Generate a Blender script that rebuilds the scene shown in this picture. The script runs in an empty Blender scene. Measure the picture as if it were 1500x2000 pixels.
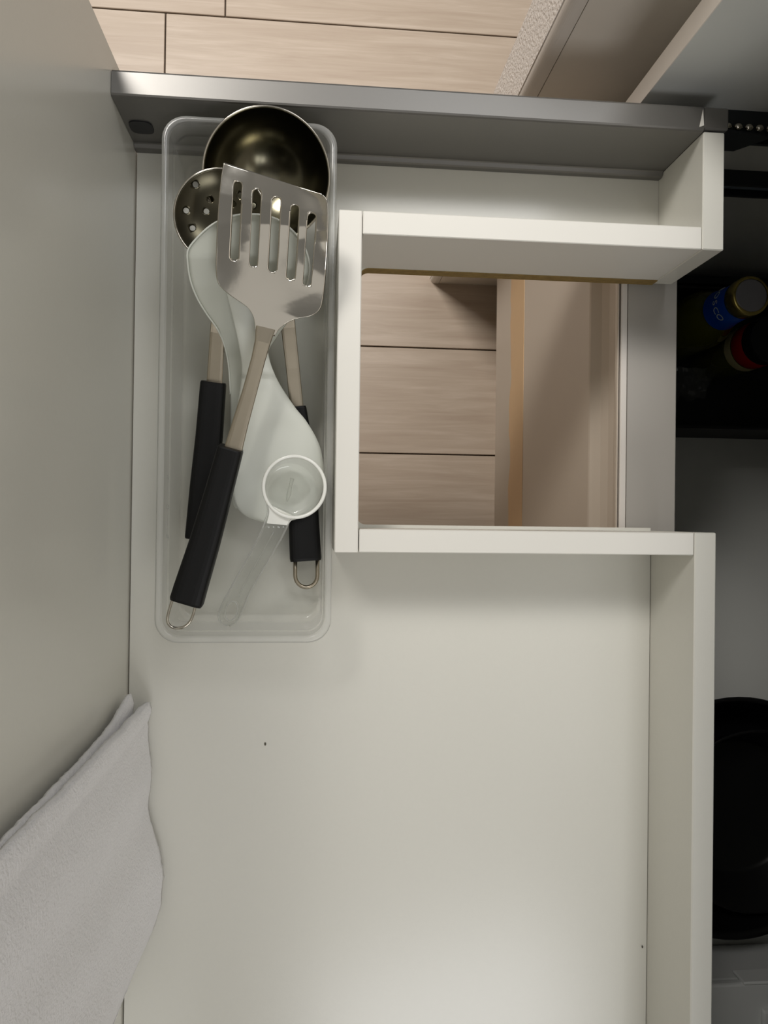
import bpy, bmesh, math, random
from mathutils import Vector, Matrix, Euler, noise

random.seed(7)
scene = bpy.context.scene
COL = scene.collection

# ------------------------------------------------------------------ camera
CAM_LOC = Vector((0.13871, -0.27835, 0.59451))
CAM_ROT = Euler((0.007354, -0.089786, 0.012754), 'XYZ')
cam_data = bpy.data.cameras.new('camera')
cam_data.lens = 27.0
cam_data.sensor_width = 36.0
cam_data.sensor_fit = 'AUTO'
cam_data.clip_start = 0.01
cam = bpy.data.objects.new('camera', cam_data)
cam.location = CAM_LOC
cam.rotation_euler = CAM_ROT
COL.objects.link(cam)
scene.camera = cam

# ------------------------------------------------------------------ world, lights, exposure
world = bpy.data.worlds.new('room_light')
scene.world = world
world.use_nodes = True
wb = world.node_tree.nodes['Background']
wb.inputs[0].default_value = (1.0, 0.985, 0.95, 1)
wb.inputs[1].default_value = 0.235


def area(name, loc, target, sx, sy, power, color):
    d = bpy.data.lights.new(name, 'AREA')
    d.shape = 'RECTANGLE'
    d.size = sx
    d.size_y = sy
    d.energy = power
    d.color = color
    o = bpy.data.objects.new(name, d)
    o.location = loc
    o.rotation_euler = (Vector(target) - Vector(loc)).to_track_quat('-Z', 'Y').to_euler()
    COL.objects.link(o)
    return o


floor_light = area('room_floor_light', (-0.60, 1.02, 1.75), (-0.02, 0.52, -0.6), 0.6, 0.6, 10.5, (1.0, 0.965, 0.925))
floor_light.data.spread = math.radians(70)    # unseen light added over the bright floor, spread narrowed to spare the drawer
area('overhead_fill', (-0.05, -0.62, 1.8), (0.05, -0.4, 0.0), 1.1, 0.7, 1.2, (1.0, 0.975, 0.94))  # unseen fill, sized and placed to put a bright reflection on the turner
area('window_far', (0.62, 0.68, 1.7), (0.33, -0.03, 0.0), 0.65, 0.40, 7.0, (0.97, 0.98, 1.0))
area('window_near', (0.60, -1.85, 1.7), (0.27, -0.6, 0.0), 0.9, 0.5, 11.0, (0.98, 0.985, 1.0))
area('front_panel_fill', (0.78, -0.30, 0.98), (0.10, -0.30, 0.15), 1.0, 0.3, 1.1, (1.0, 0.98, 0.95))  # unseen fill, added to brighten the inside of the drawer front

scene.view_settings.view_transform = 'Standard'
scene.view_settings.look = 'None'
scene.view_settings.gamma = 1.0
scene.view_settings.use_curve_mapping = False
scene.view_settings.exposure = -0.2
try:
    scene.cycles.use_denoising = True
    scene.cycles.max_bounces = 10
    scene.cycles.transparent_max_bounces = 16
except Exception:
    pass

# ------------------------------------------------------------------ measuring helper
_ROT = CAM_ROT.to_matrix()


def at(u, v, z):
    """World point at height z that was surveyed at (u, v) on the 1500x2000 photograph."""
    d = _ROT @ Vector(((u - 750) / 1500.0, -(v - 1000) / 1500.0, -1.0))
    return CAM_LOC + d * ((z - CAM_LOC.z) / d.z)


# ------------------------------------------------------------------ materials
def lin(c):
    return tuple((x / 12.92 if x <= 0.04045 else ((x + 0.055) / 1.055) ** 2.4) for x in [k / 255.0 for k in c]) + (1,)


def mat(name, rgb, rough=0.5, metal=0.0, spec=0.5, noise_amt=0.0, noise_scale=40.0, bump=0.0, bump_scale=200.0,
        stretch=(1, 1, 1), coat=0.0, sheen=0.0):
    m = bpy.data.materials.new(name)
    m.use_nodes = True
    nt = m.node_tree
    b = nt.nodes['Principled BSDF']
    b.inputs['Base Color'].default_value = lin(rgb)
    b.inputs['Roughness'].default_value = rough
    b.inputs['Metallic'].default_value = metal
    b.inputs['Specular IOR Level'].default_value = spec
    b.inputs['Coat Weight'].default_value = coat
    b.inputs['Sheen Weight'].default_value = sheen
    tc = nt.nodes.new('ShaderNodeTexCoord')
    mp = nt.nodes.new('ShaderNodeMapping')
    mp.inputs['Scale'].default_value = stretch
    nt.links.new(tc.outputs['Object'], mp.inputs['Vector'])
    if noise_amt:
        n = nt.nodes.new('ShaderNodeTexNoise')
        n.inputs['Scale'].default_value = noise_scale
        n.inputs['Detail'].default_value = 5
        nt.links.new(mp.outputs[0], n.inputs['Vector'])
        mx = nt.nodes.new('ShaderNodeMix')
        mx.data_type = 'RGBA'
        c = lin(rgb)
        mx.inputs[6].default_value = tuple(x * (1 - noise_amt) for x in c[:3]) + (1,)
        mx.inputs[7].default_value = tuple(min(1, x * (1 + noise_amt)) for x in c[:3]) + (1,)
        nt.links.new(n.outputs['Fac'], mx.inputs[0])
        nt.links.new(mx.outputs[2], b.inputs['Base Color'])
    if bump:
        n2 = nt.nodes.new('ShaderNodeTexNoise')
        n2.inputs['Scale'].default_value = bump_scale
        n2.inputs['Detail'].default_value = 3
        nt.links.new(mp.outputs[0], n2.inputs['Vector'])
        bp = nt.nodes.new('ShaderNodeBump')
        bp.inputs['Strength'].default_value = bump
        bp.inputs['Distance'].default_value = 0.002
        nt.links.new(n2.outputs['Fac'], bp.inputs['Height'])
        nt.links.new(bp.outputs[0], b.inputs['Normal'])
    return m


def clear_plastic(name, tint, haze, rough=0.12, ior=1.45, edge=0.55):
    """Thin clear plastic: mostly lets light through, hazy body, Fresnel gloss on top."""
    m = bpy.data.materials.new(name)
    m.use_nodes = True
    nt = m.node_tree
    nt.nodes.clear()
    out = nt.nodes.new('ShaderNodeOutputMaterial')
    tr = nt.nodes.new('ShaderNodeBsdfTransparent')
    tr.inputs[0].default_value = (tint[0], tint[1], tint[2], 1)
    df = nt.nodes.new('ShaderNodeBsdfDiffuse')
    df.inputs[0].default_value = (0.82, 0.82, 0.79, 1)
    tl = nt.nodes.new('ShaderNodeBsdfTranslucent')
    tl.inputs[0].default_value = (0.8, 0.8, 0.77, 1)
    dm = nt.nodes.new('ShaderNodeMixShader')
    dm.inputs[0].default_value = 0.4
    nt.links.new(df.outputs[0], dm.inputs[1])
    nt.links.new(tl.outputs[0], dm.inputs[2])
    gl = nt.nodes.new('ShaderNodeBsdfGlossy')
    gl.inputs['Roughness'].default_value = rough
    lw = nt.nodes.new('ShaderNodeLayerWeight')
    lw.inputs[0].default_value = 0.25
    mr = nt.nodes.new('ShaderNodeMapRange')
    mr.inputs[3].default_value = haze
    mr.inputs[4].default_value = edge
    nt.links.new(lw.outputs['Facing'], mr.inputs[0])
    m1 = nt.nodes.new('ShaderNodeMixShader')
    nt.links.new(mr.outputs[0], m1.inputs[0])
    nt.links.new(tr.outputs[0], m1.inputs[1])
    nt.links.new(dm.outputs[0], m1.inputs[2])
    pw = nt.nodes.new('ShaderNodeMath')
    pw.operation = 'POWER'
    pw.inputs[1].default_value = 4.0
    lw2 = nt.nodes.new('ShaderNodeLayerWeight')
    lw2.inputs[0].default_value = 0.5
    nt.links.new(lw2.outputs['Facing'], pw.inputs[0])
    fr = nt.nodes.new('ShaderNodeMapRange')
    fr.inputs[3].default_value = ((ior - 1) / (ior + 1)) ** 2
    fr.inputs[4].default_value = 0.6
    nt.links.new(pw.outputs[0], fr.inputs[0])
    m2 = nt.nodes.new('ShaderNodeMixShader')
    nt.links.new(fr.outputs[0], m2.inputs[0])
    nt.links.new(m1.outputs[0], m2.inputs[1])
    nt.links.new(gl.outputs[0], m2.inputs[2])
    nt.links.new(m2.outputs[0], out.inputs[0])
    return m


def wood(name):
    m = bpy.data.materials.new(name)
    m.use_nodes = True
    nt = m.node_tree
    b = nt.nodes['Principled BSDF']
    b.inputs['Roughness'].default_value = 0.42
    tc = nt.nodes.new('ShaderNodeTexCoord')
    oi = nt.nodes.new('ShaderNodeObjectInfo')
    ad = nt.nodes.new('ShaderNodeVectorMath')
    ad.operation = 'ADD'
    sc = nt.nodes.new('ShaderNodeVectorMath')
    sc.operation = 'SCALE'
    sc.inputs[3].default_value = 13.0
    cb = nt.nodes.new('ShaderNodeCombineXYZ')
    nt.links.new(oi.outputs['Random'], cb.inputs[0])
    nt.links.new(oi.outputs['Random'], cb.inputs[1])
    nt.links.new(cb.outputs[0], sc.inputs[0])
    nt.links.new(tc.outputs['Object'], ad.inputs[0])
    nt.links.new(sc.outputs[0], ad.inputs[1])
    mp = nt.nodes.new('ShaderNodeMapping')
    mp.inputs['Scale'].default_value = (2.2, 34.0, 1.0)
    nt.links.new(ad.outputs[0], mp.inputs[0])
    n = nt.nodes.new('ShaderNodeTexNoise')
    n.inputs['Scale'].default_value = 2.2
    n.inputs['Detail'].default_value = 8
    n.inputs['Roughness'].default_value = 0.62
    n.inputs['Distortion'].default_value = 0.6
    nt.links.new(mp.outputs[0], n.inputs['Vector'])
    cr = nt.nodes.new('ShaderNodeValToRGB')
    e = cr.color_ramp.elements
    e[0].position = 0.25
    e[0].color = lin((168, 149, 131))
    e[1].position = 0.75
    e[1].color = lin((197, 181, 164))
    e2 = e.new(0.5)
    e2.color = lin((180, 163, 145))
    nt.links.new(n.outputs['Fac'], cr.inputs[0])
    # knots
    vo = nt.nodes.new('ShaderNodeTexVoronoi')
    vo.inputs['Scale'].default_value = 3.3
    mp2 = nt.nodes.new('ShaderNodeMapping')
    mp2.inputs['Scale'].default_value = (1.0, 1.8, 0.01)
    nt.links.new(ad.outputs[0], mp2.inputs[0])
    nt.links.new(mp2.outputs[0], vo.inputs['Vector'])
    kr = nt.nodes.new('ShaderNodeValToRGB')
    kr.color_ramp.elements[0].position = 0.0
    kr.color_ramp.elements[0].color = (0.45, 0.45, 0.45, 1)
    kr.color_ramp.elements[1].position = 0.055
    kr.color_ramp.elements[1].color = (1, 1, 1, 1)
    nt.links.new(vo.outputs['Distance'], kr.inputs[0])
    mx = nt.nodes.new('ShaderNodeMix')
    mx.data_type = 'RGBA'
    mx.blend_type = 'MULTIPLY'
    mx.inputs[0].default_value = 0.6
    nt.links.new(cr.outputs[0], mx.inputs[6])
    nt.links.new(kr.outputs[0], mx.inputs[7])
    nt.links.new(mx.outputs[2], b.inputs['Base Color'])
    bp = nt.nodes.new('ShaderNodeBump')
    bp.inputs['Strength'].default_value = 0.15
    bp.inputs['Distance'].default_value = 0.001
    nt.links.new(n.outputs['Fac'], bp.inputs['Height'])
    nt.links.new(bp.outputs[0], b.inputs['Normal'])
    return m


M = {
    'melamine': mat('white_melamine', (222, 220, 210), rough=0.24, noise_amt=0.012, noise_scale=300, bump=0.02, bump_scale=900),
    'edge_band': mat('white_edge_band', (232, 229, 220), rough=0.42),
    'floor_base': mat('floor_joint', (70, 58, 47), rough=0.9),
    'plank': wood('oak_laminate'),
    'rail': mat('grey_rail_paint', (112, 110, 106), rough=0.34, metal=0.5, noise_amt=0.02, noise_scale=500),
    'rail_lip': mat('grey_rail_lip', (128, 126, 122), rough=0.4, metal=0.35),
    'black_plastic': mat('black_plastic', (22, 22, 25), rough=0.5),
    'chip': mat('chipboard', (142, 118, 68), rough=0.9, noise_amt=0.45, noise_scale=420, bump=0.5, bump_scale=600, stretch=(0.5, 1, 1)),
    'carcass': mat('carcass_board', (208, 209, 204), rough=0.45, noise_amt=0.01, noise_scale=300),
    'carcass_edge': mat('carcass_edge', (232, 224, 214), rough=0.5),
    'front': mat('beige_front', (200, 187, 171), rough=0.33, bump=0.02, bump_scale=700),
    'peach_band': mat('peach_band_colour', (224, 190, 148), rough=0.6, noise_amt=0.03, noise_scale=60),
    'alu': mat('cross_rail_grey', (186, 181, 173), rough=0.42, metal=0.2, noise_amt=0.02, noise_scale=400, stretch=(1, 30, 1)),
    'wall': mat('beige_wall', (232, 224, 212), rough=0.6, noise_amt=0.02, noise_scale=80),
    'room_wall': mat('room_wall', (140, 130, 116), rough=0.8, noise_amt=0.02, noise_scale=60),
    'wallpaper': mat('textured_wallpaper', (244, 236, 228), rough=0.55, bump=0.9, bump_scale=330),
    'bead': mat('corner_bead', (226, 219, 210), rough=0.35),
    'slide': mat('black_slide', (38, 41, 43), rough=0.35, metal=0.4),
    'slide_grey': mat('slide_edge_grey', (150, 164, 178), rough=0.3, metal=0.7),
    'steel': mat('polished_steel', (196, 190, 178), rough=0.13, metal=1.0, bump=0.03, bump_scale=90),
    'steel_dark': mat('steel_dark_reflection', (118, 114, 97), rough=0.2, metal=1.0),  # base darkened to hold the dark overhead reflection in the ladle bowl
    'steel_disc': mat('steel_darker_reflection', (84, 80, 66), rough=0.25, metal=1.0),  # same steel, colour darkened further for the skimmer's dark reflection
    'steel_matte': mat('brushed_steel', (178, 168, 150), rough=0.3, metal=1.0, noise_amt=0.1, noise_scale=60),
    'handle': mat('black_handle', (11, 11, 11), rough=0.5, spec=0.3, bump=0.05, bump_scale=1200),
    'paddle': mat('white_nylon', (226, 228, 218), rough=0.38),
    'paddle_matte': mat('white_nylon_matte', (206, 208, 196), rough=0.5),
    'tray': clear_plastic('clear_tray_plastic', (0.95, 0.955, 0.945), 0.13, rough=0.15, edge=0.6),
    'tray_rim': clear_plastic('clear_tray_rim', (0.96, 0.965, 0.955), 0.30, rough=0.15, edge=0.75),
    'scoop': clear_plastic('clear_scoop_plastic', (0.97, 0.975, 0.965), 0.07, rough=0.06, ior=1.5, edge=0.6),
    'scoop_rim': mat('scoop_rim_plastic', (246, 246, 238), rough=0.2, coat=0.4),
    'towel': mat('white_fleece', (243, 241, 241), rough=1.0, spec=0.1, noise_amt=0.03, noise_scale=60, bump=0.5, bump_scale=520, sheen=0.3),
    'pan': mat('black_pan', (16, 16, 17), rough=0.3),
    'bin': mat('black_bin', (12, 12, 13), rough=0.6),
    'oil': mat('olive_oil_bottle', (92, 92, 24), rough=0.12, coat=0.5, noise_amt=0.15, noise_scale=25),
    'blue': mat('blue_label', (10, 88, 214), rough=0.35),
    'white_print': mat('white_print', (235, 240, 245), rough=0.5),
    'gold': mat('gold_rim', (208, 188, 108), rough=0.25, metal=0.8),
    'cap': mat('grey_cap', (176, 174, 180), rough=0.4, metal=0.3),
    'red': mat('red_label', (196, 24, 22), rough=0.45),
    'cream': mat('cream_label', (222, 212, 160), rough=0.5),
    'bag': clear_plastic('clear_bag_plastic', (0.93, 0.93, 0.93), 0.10, rough=0.12, edge=0.5),
    'box': mat('frosted_box', (238, 240, 238), rough=0.4),
    'box_clip': mat('frosted_clip', (250, 252, 250), rough=0.35),
    'speck': mat('dark_speck', (90, 86, 74), rough=0.9),
}


# ------------------------------------------------------------------ mesh helpers
def tag(o, label=None, cat=None, group=None, kind=None):
    if label: o['label'] = label
    if cat: o['category'] = cat
    if group: o['group'] = group
    if kind: o['kind'] = kind
    return o


def thing(name, label, cat, loc=(0, 0, 0), group=None):
    o = bpy.data.objects.new(name, None)
    o.location = loc
    o.empty_display_size = 0.02
    COL.objects.link(o)
    return tag(o, label, cat, group)


def obj(name, bm, material, parent=None, smooth=False, recalc=True):
    if recalc:
        bmesh.ops.recalc_face_normals(bm, faces=bm.faces)
    me = bpy.data.meshes.new(name)
    loc = Vector((0, 0, 0))
    p = parent
    while p is not None:
        loc += p.location
        p = p.parent
    own = Vector((0, 0, 0))
    if bm.verts:
        lo = Vector((min(v.co[i] for v in bm.verts) for i in range(3)))
        hi = Vector((max(v.co[i] for v in bm.verts) for i in range(3)))
        own = Vector(((lo.x + hi.x) / 2, (lo.y + hi.y) / 2, lo.z))
        for v in bm.verts:
            v.co -= own
    bm.to_mesh(me)
    bm.free()
    me.materials.append(material)
    if smooth:
        for f in me.polygons:
            f.use_smooth = True
    o = bpy.data.objects.new(name, me)
    o.location = own - loc
    COL.objects.link(o)
    if parent is not None:
        o.parent = parent
    return o


def box(x0, x1, y0, y1, z0, z1, bev=0.0006, bm=None, seg=1):
    b2 = bmesh.new()
    bmesh.ops.create_cube(b2, size=1.0)
    for v in b2.verts:
        v.co = Vector((x0 + (v.co.x + .5) * (x1 - x0), y0 + (v.co.y + .5) * (y1 - y0), z0 + (v.co.z + .5) * (z1 - z0)))
    if bev:
        bmesh.ops.bevel(b2, geom=b2.edges[:], offset=bev, segments=seg, affect='EDGES', profile=0.5)
    if bm is None:
        return b2
    me = bpy.data.meshes.new('t')
    b2.to_mesh(me)
    b2.free()
    bm.from_mesh(me)
    bpy.data.meshes.remove(me)
    return bm


def prism(poly, z0, z1, bev=0.0):
    """Extrude a plan outline [(x,y)] from z0 to z1."""
    bm = bmesh.new()
    a = [bm.verts.new((x, y, z0)) for x, y in poly]
    b = [bm.verts.new((x, y, z1)) for x, y in poly]
    n = len(poly)
    bm.faces.new(a[::-1])
    bm.faces.new(b)
    for i in range(n):
        bm.faces.new((a[i], a[(i + 1) % n], b[(i + 1) % n], b[i]))
    return bm


def extrude_xz(profile, y0, y1):
    """Extrude a section outline [(x,z)] along y."""
    bm = bmesh.new()
    a = [bm.verts.new((x, y0, z)) for x, z in profile]
    b = [bm.verts.new((x, y1, z)) for x, z in profile]
    n = len(profile)
    bm.faces.new(a)
    bm.faces.new(b[::-1])
    for i in range(n):
        bm.faces.new((a[i], b[i], b[(i + 1) % n], a[(i + 1) % n]))
    return bm


def extrude_yz(profile, x0, x1):
    bm = bmesh.new()
    a = [bm.verts.new((x0, y, z)) for y, z in profile]
    b = [bm.verts.new((x1, y, z)) for y, z in profile]
    n = len(profile)
    bm.faces.new(a)
    bm.faces.new(b[::-1])
    for i in range(n):
        bm.faces.new((a[i], b[i], b[(i + 1) % n], a[(i + 1) % n]))
    return bm


def lathe(profile, n=48, mtx=None, close_start=False, close_end=False):
    bm = bmesh.new()
    rings = []
    for r, z in profile:
        if r < 1e-6:
            rings.append([bm.verts.new((0, 0, z))])
        else:
            rings.append([bm.verts.new((r * math.cos(2 * math.pi * k / n), r * math.sin(2 * math.pi * k / n), z)) for k in range(n)])
    for a, b in zip(rings, rings[1:]):
        if len(a) == 1 and len(b) == 1: continue
        for k in range(n):
            k2 = (k + 1) % n
            if len(a) == 1:
                bm.faces.new((a[0], b[k], b[k2]))
            elif len(b) == 1:
                bm.faces.new((a[k], b[0], a[k2]))
            else:
                bm.faces.new((a[k], b[k], b[k2], a[k2]))
    if close_start and len(rings[0]) > 1: bm.faces.new(rings[0])
    if close_end and len(rings[-1]) > 1: bm.faces.new(rings[-1])
    if mtx is not None:
        bmesh.ops.transform(bm, matrix=mtx, verts=bm.verts)
    return bm


def tube(pts, r, n=10, closed=False):
    bm = bmesh.new()
    pts = [Vector(p) for p in pts]
    rings = []
    N = len(pts)
    ref = Vector((0, 0, 1))
    for i, p in enumerate(pts):
        a = pts[(i - 1) % N] if (closed or i > 0) else p
        b = pts[(i + 1) % N] if (closed or i < N - 1) else p
        t = (b - a).normalized()
        s = t.cross(ref)
        if s.length < 1e-4: s = t.cross(Vector((1, 0, 0)))
        s.normalize()
        w = s.cross(t).normalized()
        rr = r[i] if isinstance(r, (list, tuple)) else r
        rings.append([bm.verts.new(p + (s * math.cos(2 * math.pi * k / n) + w * math.sin(2 * math.pi * k / n)) * rr) for k in range(n)])
    pr = list(zip(rings, rings[1:])) + ([(rings[-1], rings[0])] if closed else [])
    for a, b in pr:
        for k in range(n):
            bm.faces.new((a[k], a[(k + 1) % n], b[(k + 1) % n], b[k]))
    if not closed:
        bm.faces.new(rings[0][::-1])
        bm.faces.new(rings[-1])
    return bm


def loft_bar(sections, power=4.0, n=20):
    """Bar along points: sections = [(point, width, thickness)], rounded-rectangle cross-section."""
    bm = bmesh.new()
    rings = []
    N = len(sections)
    for i, (p, w, t) in enumerate(sections):
        a = sections[max(i - 1, 0)][0]
        b = sections[min(i + 1, N - 1)][0]
        tg = (Vector(b) - Vector(a)).normalized()
        s = tg.cross(Vector((0, 0, 1))).normalized()
        u = s.cross(tg).normalized()
        ring = []
        for k in range(n):
            an = 2 * math.pi * (k + .5) / n
            c, sn = math.cos(an), math.sin(an)
            ex = 2.0 / power
            x = math.copysign(abs(c) ** ex, c) * w / 2
            y = math.copysign(abs(sn) ** ex, sn) * t / 2
            ring.append(bm.verts.new(Vector(p) + s * x + u * y))
        rings.append(ring)
    for a, b in zip(rings, rings[1:]):
        for k in range(n):
            bm.faces.new((a[k], a[(k + 1) % n], b[(k + 1) % n], b[k]))
    bm.faces.new(rings[0][::-1])
    bm.faces.new(rings[-1])
    return bm


def interp(table, x):
    if x <= table[0][0]: return table[0][1]
    for (a, fa), (b, fb) in zip(table, table[1:]):
        if x <= b: return fa + (fb - fa) * (x - a) / (b - a)
    return table[-1][1]


def smooth_poly(pts, n):
    """Catmull-Rom resample of a polyline to n points, spaced by length."""
    P = [Vector(p) for p in pts]
    out = []
    for i in range(len(P) - 1):
        p0, p1, p2, p3 = P[max(i - 1, 0)], P[i], P[i + 1], P[min(i + 2, len(P) - 1)]
        for k in range(12):
            t = k / 12
            out.append(0.5 * ((2 * p1) + (p2 - p0) * t + (2 * p0 - 5 * p1 + 4 * p2 - p3) * t * t + (3 * p1 - p0 - 3 * p2 + p3) * t ** 3))
    out.append(P[-1])
    L = [0]
    for a, b in zip(out, out[1:]): L.append(L[-1] + (b - a).length)
    res = []
    j = 0
    for k in range(n):
        s = L[-1] * k / (n - 1)
        while j < len(L) - 2 and L[j + 1] < s: j += 1
        d = L[j + 1] - L[j]
        t = 0 if d == 0 else (s - L[j]) / d
        res.append(out[j].lerp(out[j + 1], min(max(t, 0), 1)))
    return res


def sheet(left, right, zfun, nr, nc, holes=(), thick=0.0012):
    """Thin sheet between two surveyed edges; holes are capsules (p0, p1, radius) cut clean through."""
    L = smooth_poly([(a, b, 0) for a, b in left], nr)
    R = smooth_poly([(a, b, 0) for a, b in right], nr)
    uv = [[L[i].lerp(R[i], j / (nc - 1)) for j in range(nc)] for i in range(nr)]

    def cap(p, h):
        a, b = Vector((h[0][0], h[0][1], 0)), Vector((h[1][0], h[1][1], 0))
        ab = b - a
        t = max(0, min(1, (p - a).dot(ab) / max(ab.dot(ab), 1e-9)))
        q = a + ab * t
        return (p - q).length - h[2], q
    bm = bmesh.new()
    kill = set()
    for i in range(nr - 1):
        for j in range(nc - 1):
            c = (uv[i][j] + uv[i + 1][j] + uv[i][j + 1] + uv[i + 1][j + 1]) / 4
            if any(cap(c, h)[0] < 0 for h in holes): kill.add((i, j))
    if holes:
        edge = set()
        for (i, j) in kill:
            for a, b in ((i, j), (i + 1, j), (i, j + 1), (i + 1, j + 1)):
                nb = [(a - 1, b - 1), (a - 1, b), (a, b - 1), (a, b)]
                if any(q not in kill for q in nb): edge.add((a, b))
        for a, b in edge:
            p = uv[a][b]
            d, q, r = min(((abs(cap(p, h)[0]), cap(p, h)[1], h[2]) for h in holes), key=lambda x: x[0])
            v = p - q
            if v.length > 1e-6: uv[a][b] = q + v.normalized() * r
    vs = {}

    def gv(i, j, lo):
        k = (i, j, lo)
        if k not in vs:
            p = uv[i][j]
            s = j / (nc - 1)
            z = zfun(p.x, p.y, s, i / (nr - 1))
            w = at(p.x, p.y, z)
            if lo: w = w + Vector((0, 0, -thick))
            vs[k] = bm.verts.new(w)
        return vs[k]
    cells = [(i, j) for i in range(nr - 1) for j in range(nc - 1) if (i, j) not in kill]
    cs = set(cells)
    for i, j in cells:
        bm.faces.new((gv(i, j, 0), gv(i + 1, j, 0), gv(i + 1, j + 1, 0), gv(i, j + 1, 0)))
        bm.faces.new((gv(i, j, 1), gv(i, j + 1, 1), gv(i + 1, j + 1, 1), gv(i + 1, j, 1)))
        for (di, dj, a, b) in ((-1, 0, (i, j), (i, j + 1)), (1, 0, (i + 1, j), (i + 1, j + 1)), (0, -1, (i, j), (i + 1, j)), (0, 1, (i, j + 1), (i + 1, j + 1))):
            if (i + di, j + dj) not in cs:
                try:
                    bm.faces.new((gv(*a, 0), gv(*b, 0), gv(*b, 1), gv(*a, 1)))
                except ValueError:
                    pass
    return bm


# ================================================================== SETTING
FZ = -0.62
floor = obj('floor', box(-1.6, 1.6, -1.6, 2.0, FZ - 0.02, FZ - 0.0035, 0), M['floor_base'])
tag(floor, 'pale oak laminate floor of wide planks', None, kind='structure')
PW = 0.1698
y_base = -0.0050
joints = {2: -0.103, 3: -0.0117}
meshes = {}
for r in range(-8, 11):
    ya, yb = y_base + r * PW, y_base + (r + 1) * PW
    off = joints.get(r - 0, None)
    if off is None: off = {-2: 0.62, -1: 0.66, 0: 0.70, 1: 0.55, 4: 0.75}.get(r, [0.66, -0.45, 0.9, -0.85][r % 4])
    xs = [off + k * 1.22 for k in range(-3, 4)]
    for a, b in zip(xs, xs[1:]):
        a2, b2 = max(a, -1.58), min(b, 1.58)
        if b2 - a2 < 0.05: continue
        key = round(b2 - a2, 3)
        g = 0.0011
        if key not in meshes:
            p = obj('plank', box(a2 + g, b2 - g, ya + g, yb - g, FZ - 0.012, FZ, 0.0008), M['plank'], floor)
            meshes[key] = p.data
        else:
            p = bpy.data.objects.new('plank', meshes[key])
            p.location = Vector(((a2 + b2) / 2, (ya + yb) / 2, FZ - 0.012)) - floor.location
            p.parent = floor
            COL.objects.link(p)

# wall stub beside the cabinet, end wrapped in textured wallpaper
wl = obj('wall_left', box(0.3318, 1.3, 0.0995, 0.162, FZ, 0.24, 0), M['wall'])
tag(wl, 'beige wall stub standing beside the cabinet', None, kind='structure')
prof = [(0.3312, 0.0995), (0.3312, 0.1625), (0.3173, 0.1625)]
rad = 0.0075
for k in range(9):
    a = math.pi + (math.pi / 2) * k / 8
    prof.append((0.3173 + rad + rad * math.cos(a), 0.0988 + rad + rad * math.sin(a)))
prof.append((0.3304, 0.0988))
obj('corner_trim', prism(prof, FZ, 0.24), M['bead'], wl, smooth=False)
obj('wallpaper_strip', box(0.3165, 0.3172, 0.1063, 0.1623, FZ, 0.24, 0), M['wallpaper'], wl)

# the rest of the kitchen, out of frame
tag(obj('wall_back', box(0.945, 1.0, -2.3, 0.0990, FZ, 1.9, 0), M['wall']), 'pale kitchen wall behind the base cabinet', None, kind='structure')
tag(obj('wall_front', box(-1.36, -1.30, -2.3, 2.0, FZ, 1.9, 0), M['room_wall']), 'beige wall across the room from the cabinet', None, kind='structure')
tag(obj('wall_right', box(-1.30, 0.945, -2.36, -2.30, FZ, 1.9, 0), M['room_wall']), 'beige wall at the far right end of the kitchen', None, kind='structure')

# ================================================================== BASE CABINET
XC = 0.378
cab = thing('base_cabinet', 'white kitchen base cabinet holding the pulled-out drawer', 'cabinet', (0.65, -0.42, FZ))
obj('side_panel', extrude_yz([(0.036, FZ + 0.10), (0.052, FZ + 0.10), (0.052, 0.20), (0.036, 0.20)], 0.4055, 0.93), M['carcass'], cab)
obj('side_panel', box(XC + 0.0008, 0.4055, 0.036, 0.052, -0.012, 0.20, 0), M['carcass'], cab)
obj('front_edge', box(XC, XC + 0.0008, 0.036, 0.052, -0.012, 0.20, 0), M['carcass_edge'], cab)
obj('side_panel', box(XC, 0.93, -0.964, -0.948, FZ + 0.10, 0.20, 0.0004), M['carcass'], cab)
obj('back_panel', box(0.93, 0.938, -0.964, 0.052, FZ + 0.10, 0.20, 0), M['carcass'], cab)
obj('bottom_panel', box(0.41, 0.93, -0.948, 0.036, -0.486, -0.470, 0), M['carcass'], cab)
obj('top_panel', box(0.45, 0.938, -0.964, 0.052, 0.20, 0.22, 0), M['carcass'], cab)
obj('plinth', box(0.44, 0.456, -0.964, 0.052, FZ, FZ + 0.10, 0.0005), M['front'], cab)
obj('cross_rail', extrude_xz([(0.3950, -0.0200), (0.4365, -0.0200), (0.4372, -0.0206), (0.4372, -0.034), (0.4352, -0.034), (0.4352, -0.0225), (0.3950, -0.0225)], -0.948, 0.036), M['alu'], cab)
obj('rail_lip', extrude_xz([(0.3892, -0.0206), (0.3900, -0.0198), (0.3940, -0.0198), (0.3946, -0.0206), (0.3946, -0.0235), (0.3892, -0.0235)], -0.948, 0.036), M['bead'], cab)
# upper slide
sl = obj('slide_rail', extrude_yz([(0.036, 0.0385), (0.0245, 0.0370), (0.0245, 0.0345), (0.0335, 0.0345), (0.0335, 0.0125), (0.0245, 0.0125), (0.0245, 0.0095), (0.036, 0.0095)], 0.3800, 0.92), M['slide'], cab)
tag(sl, 'black ball-bearing slide for the upper drawer')
for k in range(12):
    mtx = Matrix.Translation((0.4465 + 0.0085 * k, 0.0226, 0.0395)) @ Matrix.Diagonal((1.15, 0.9, 0.9, 1))
    bb = bmesh.new()
    bmesh.ops.create_icosphere(bb, subdivisions=2, radius=0.0031, matrix=mtx)
    obj('ball', bb, M['steel'], sl, smooth=True)
obj('ball_cage', box(0.438, 0.56, 0.0195, 0.0240, 0.0345, 0.0372, 0.0004), M['slide'], sl)
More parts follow.
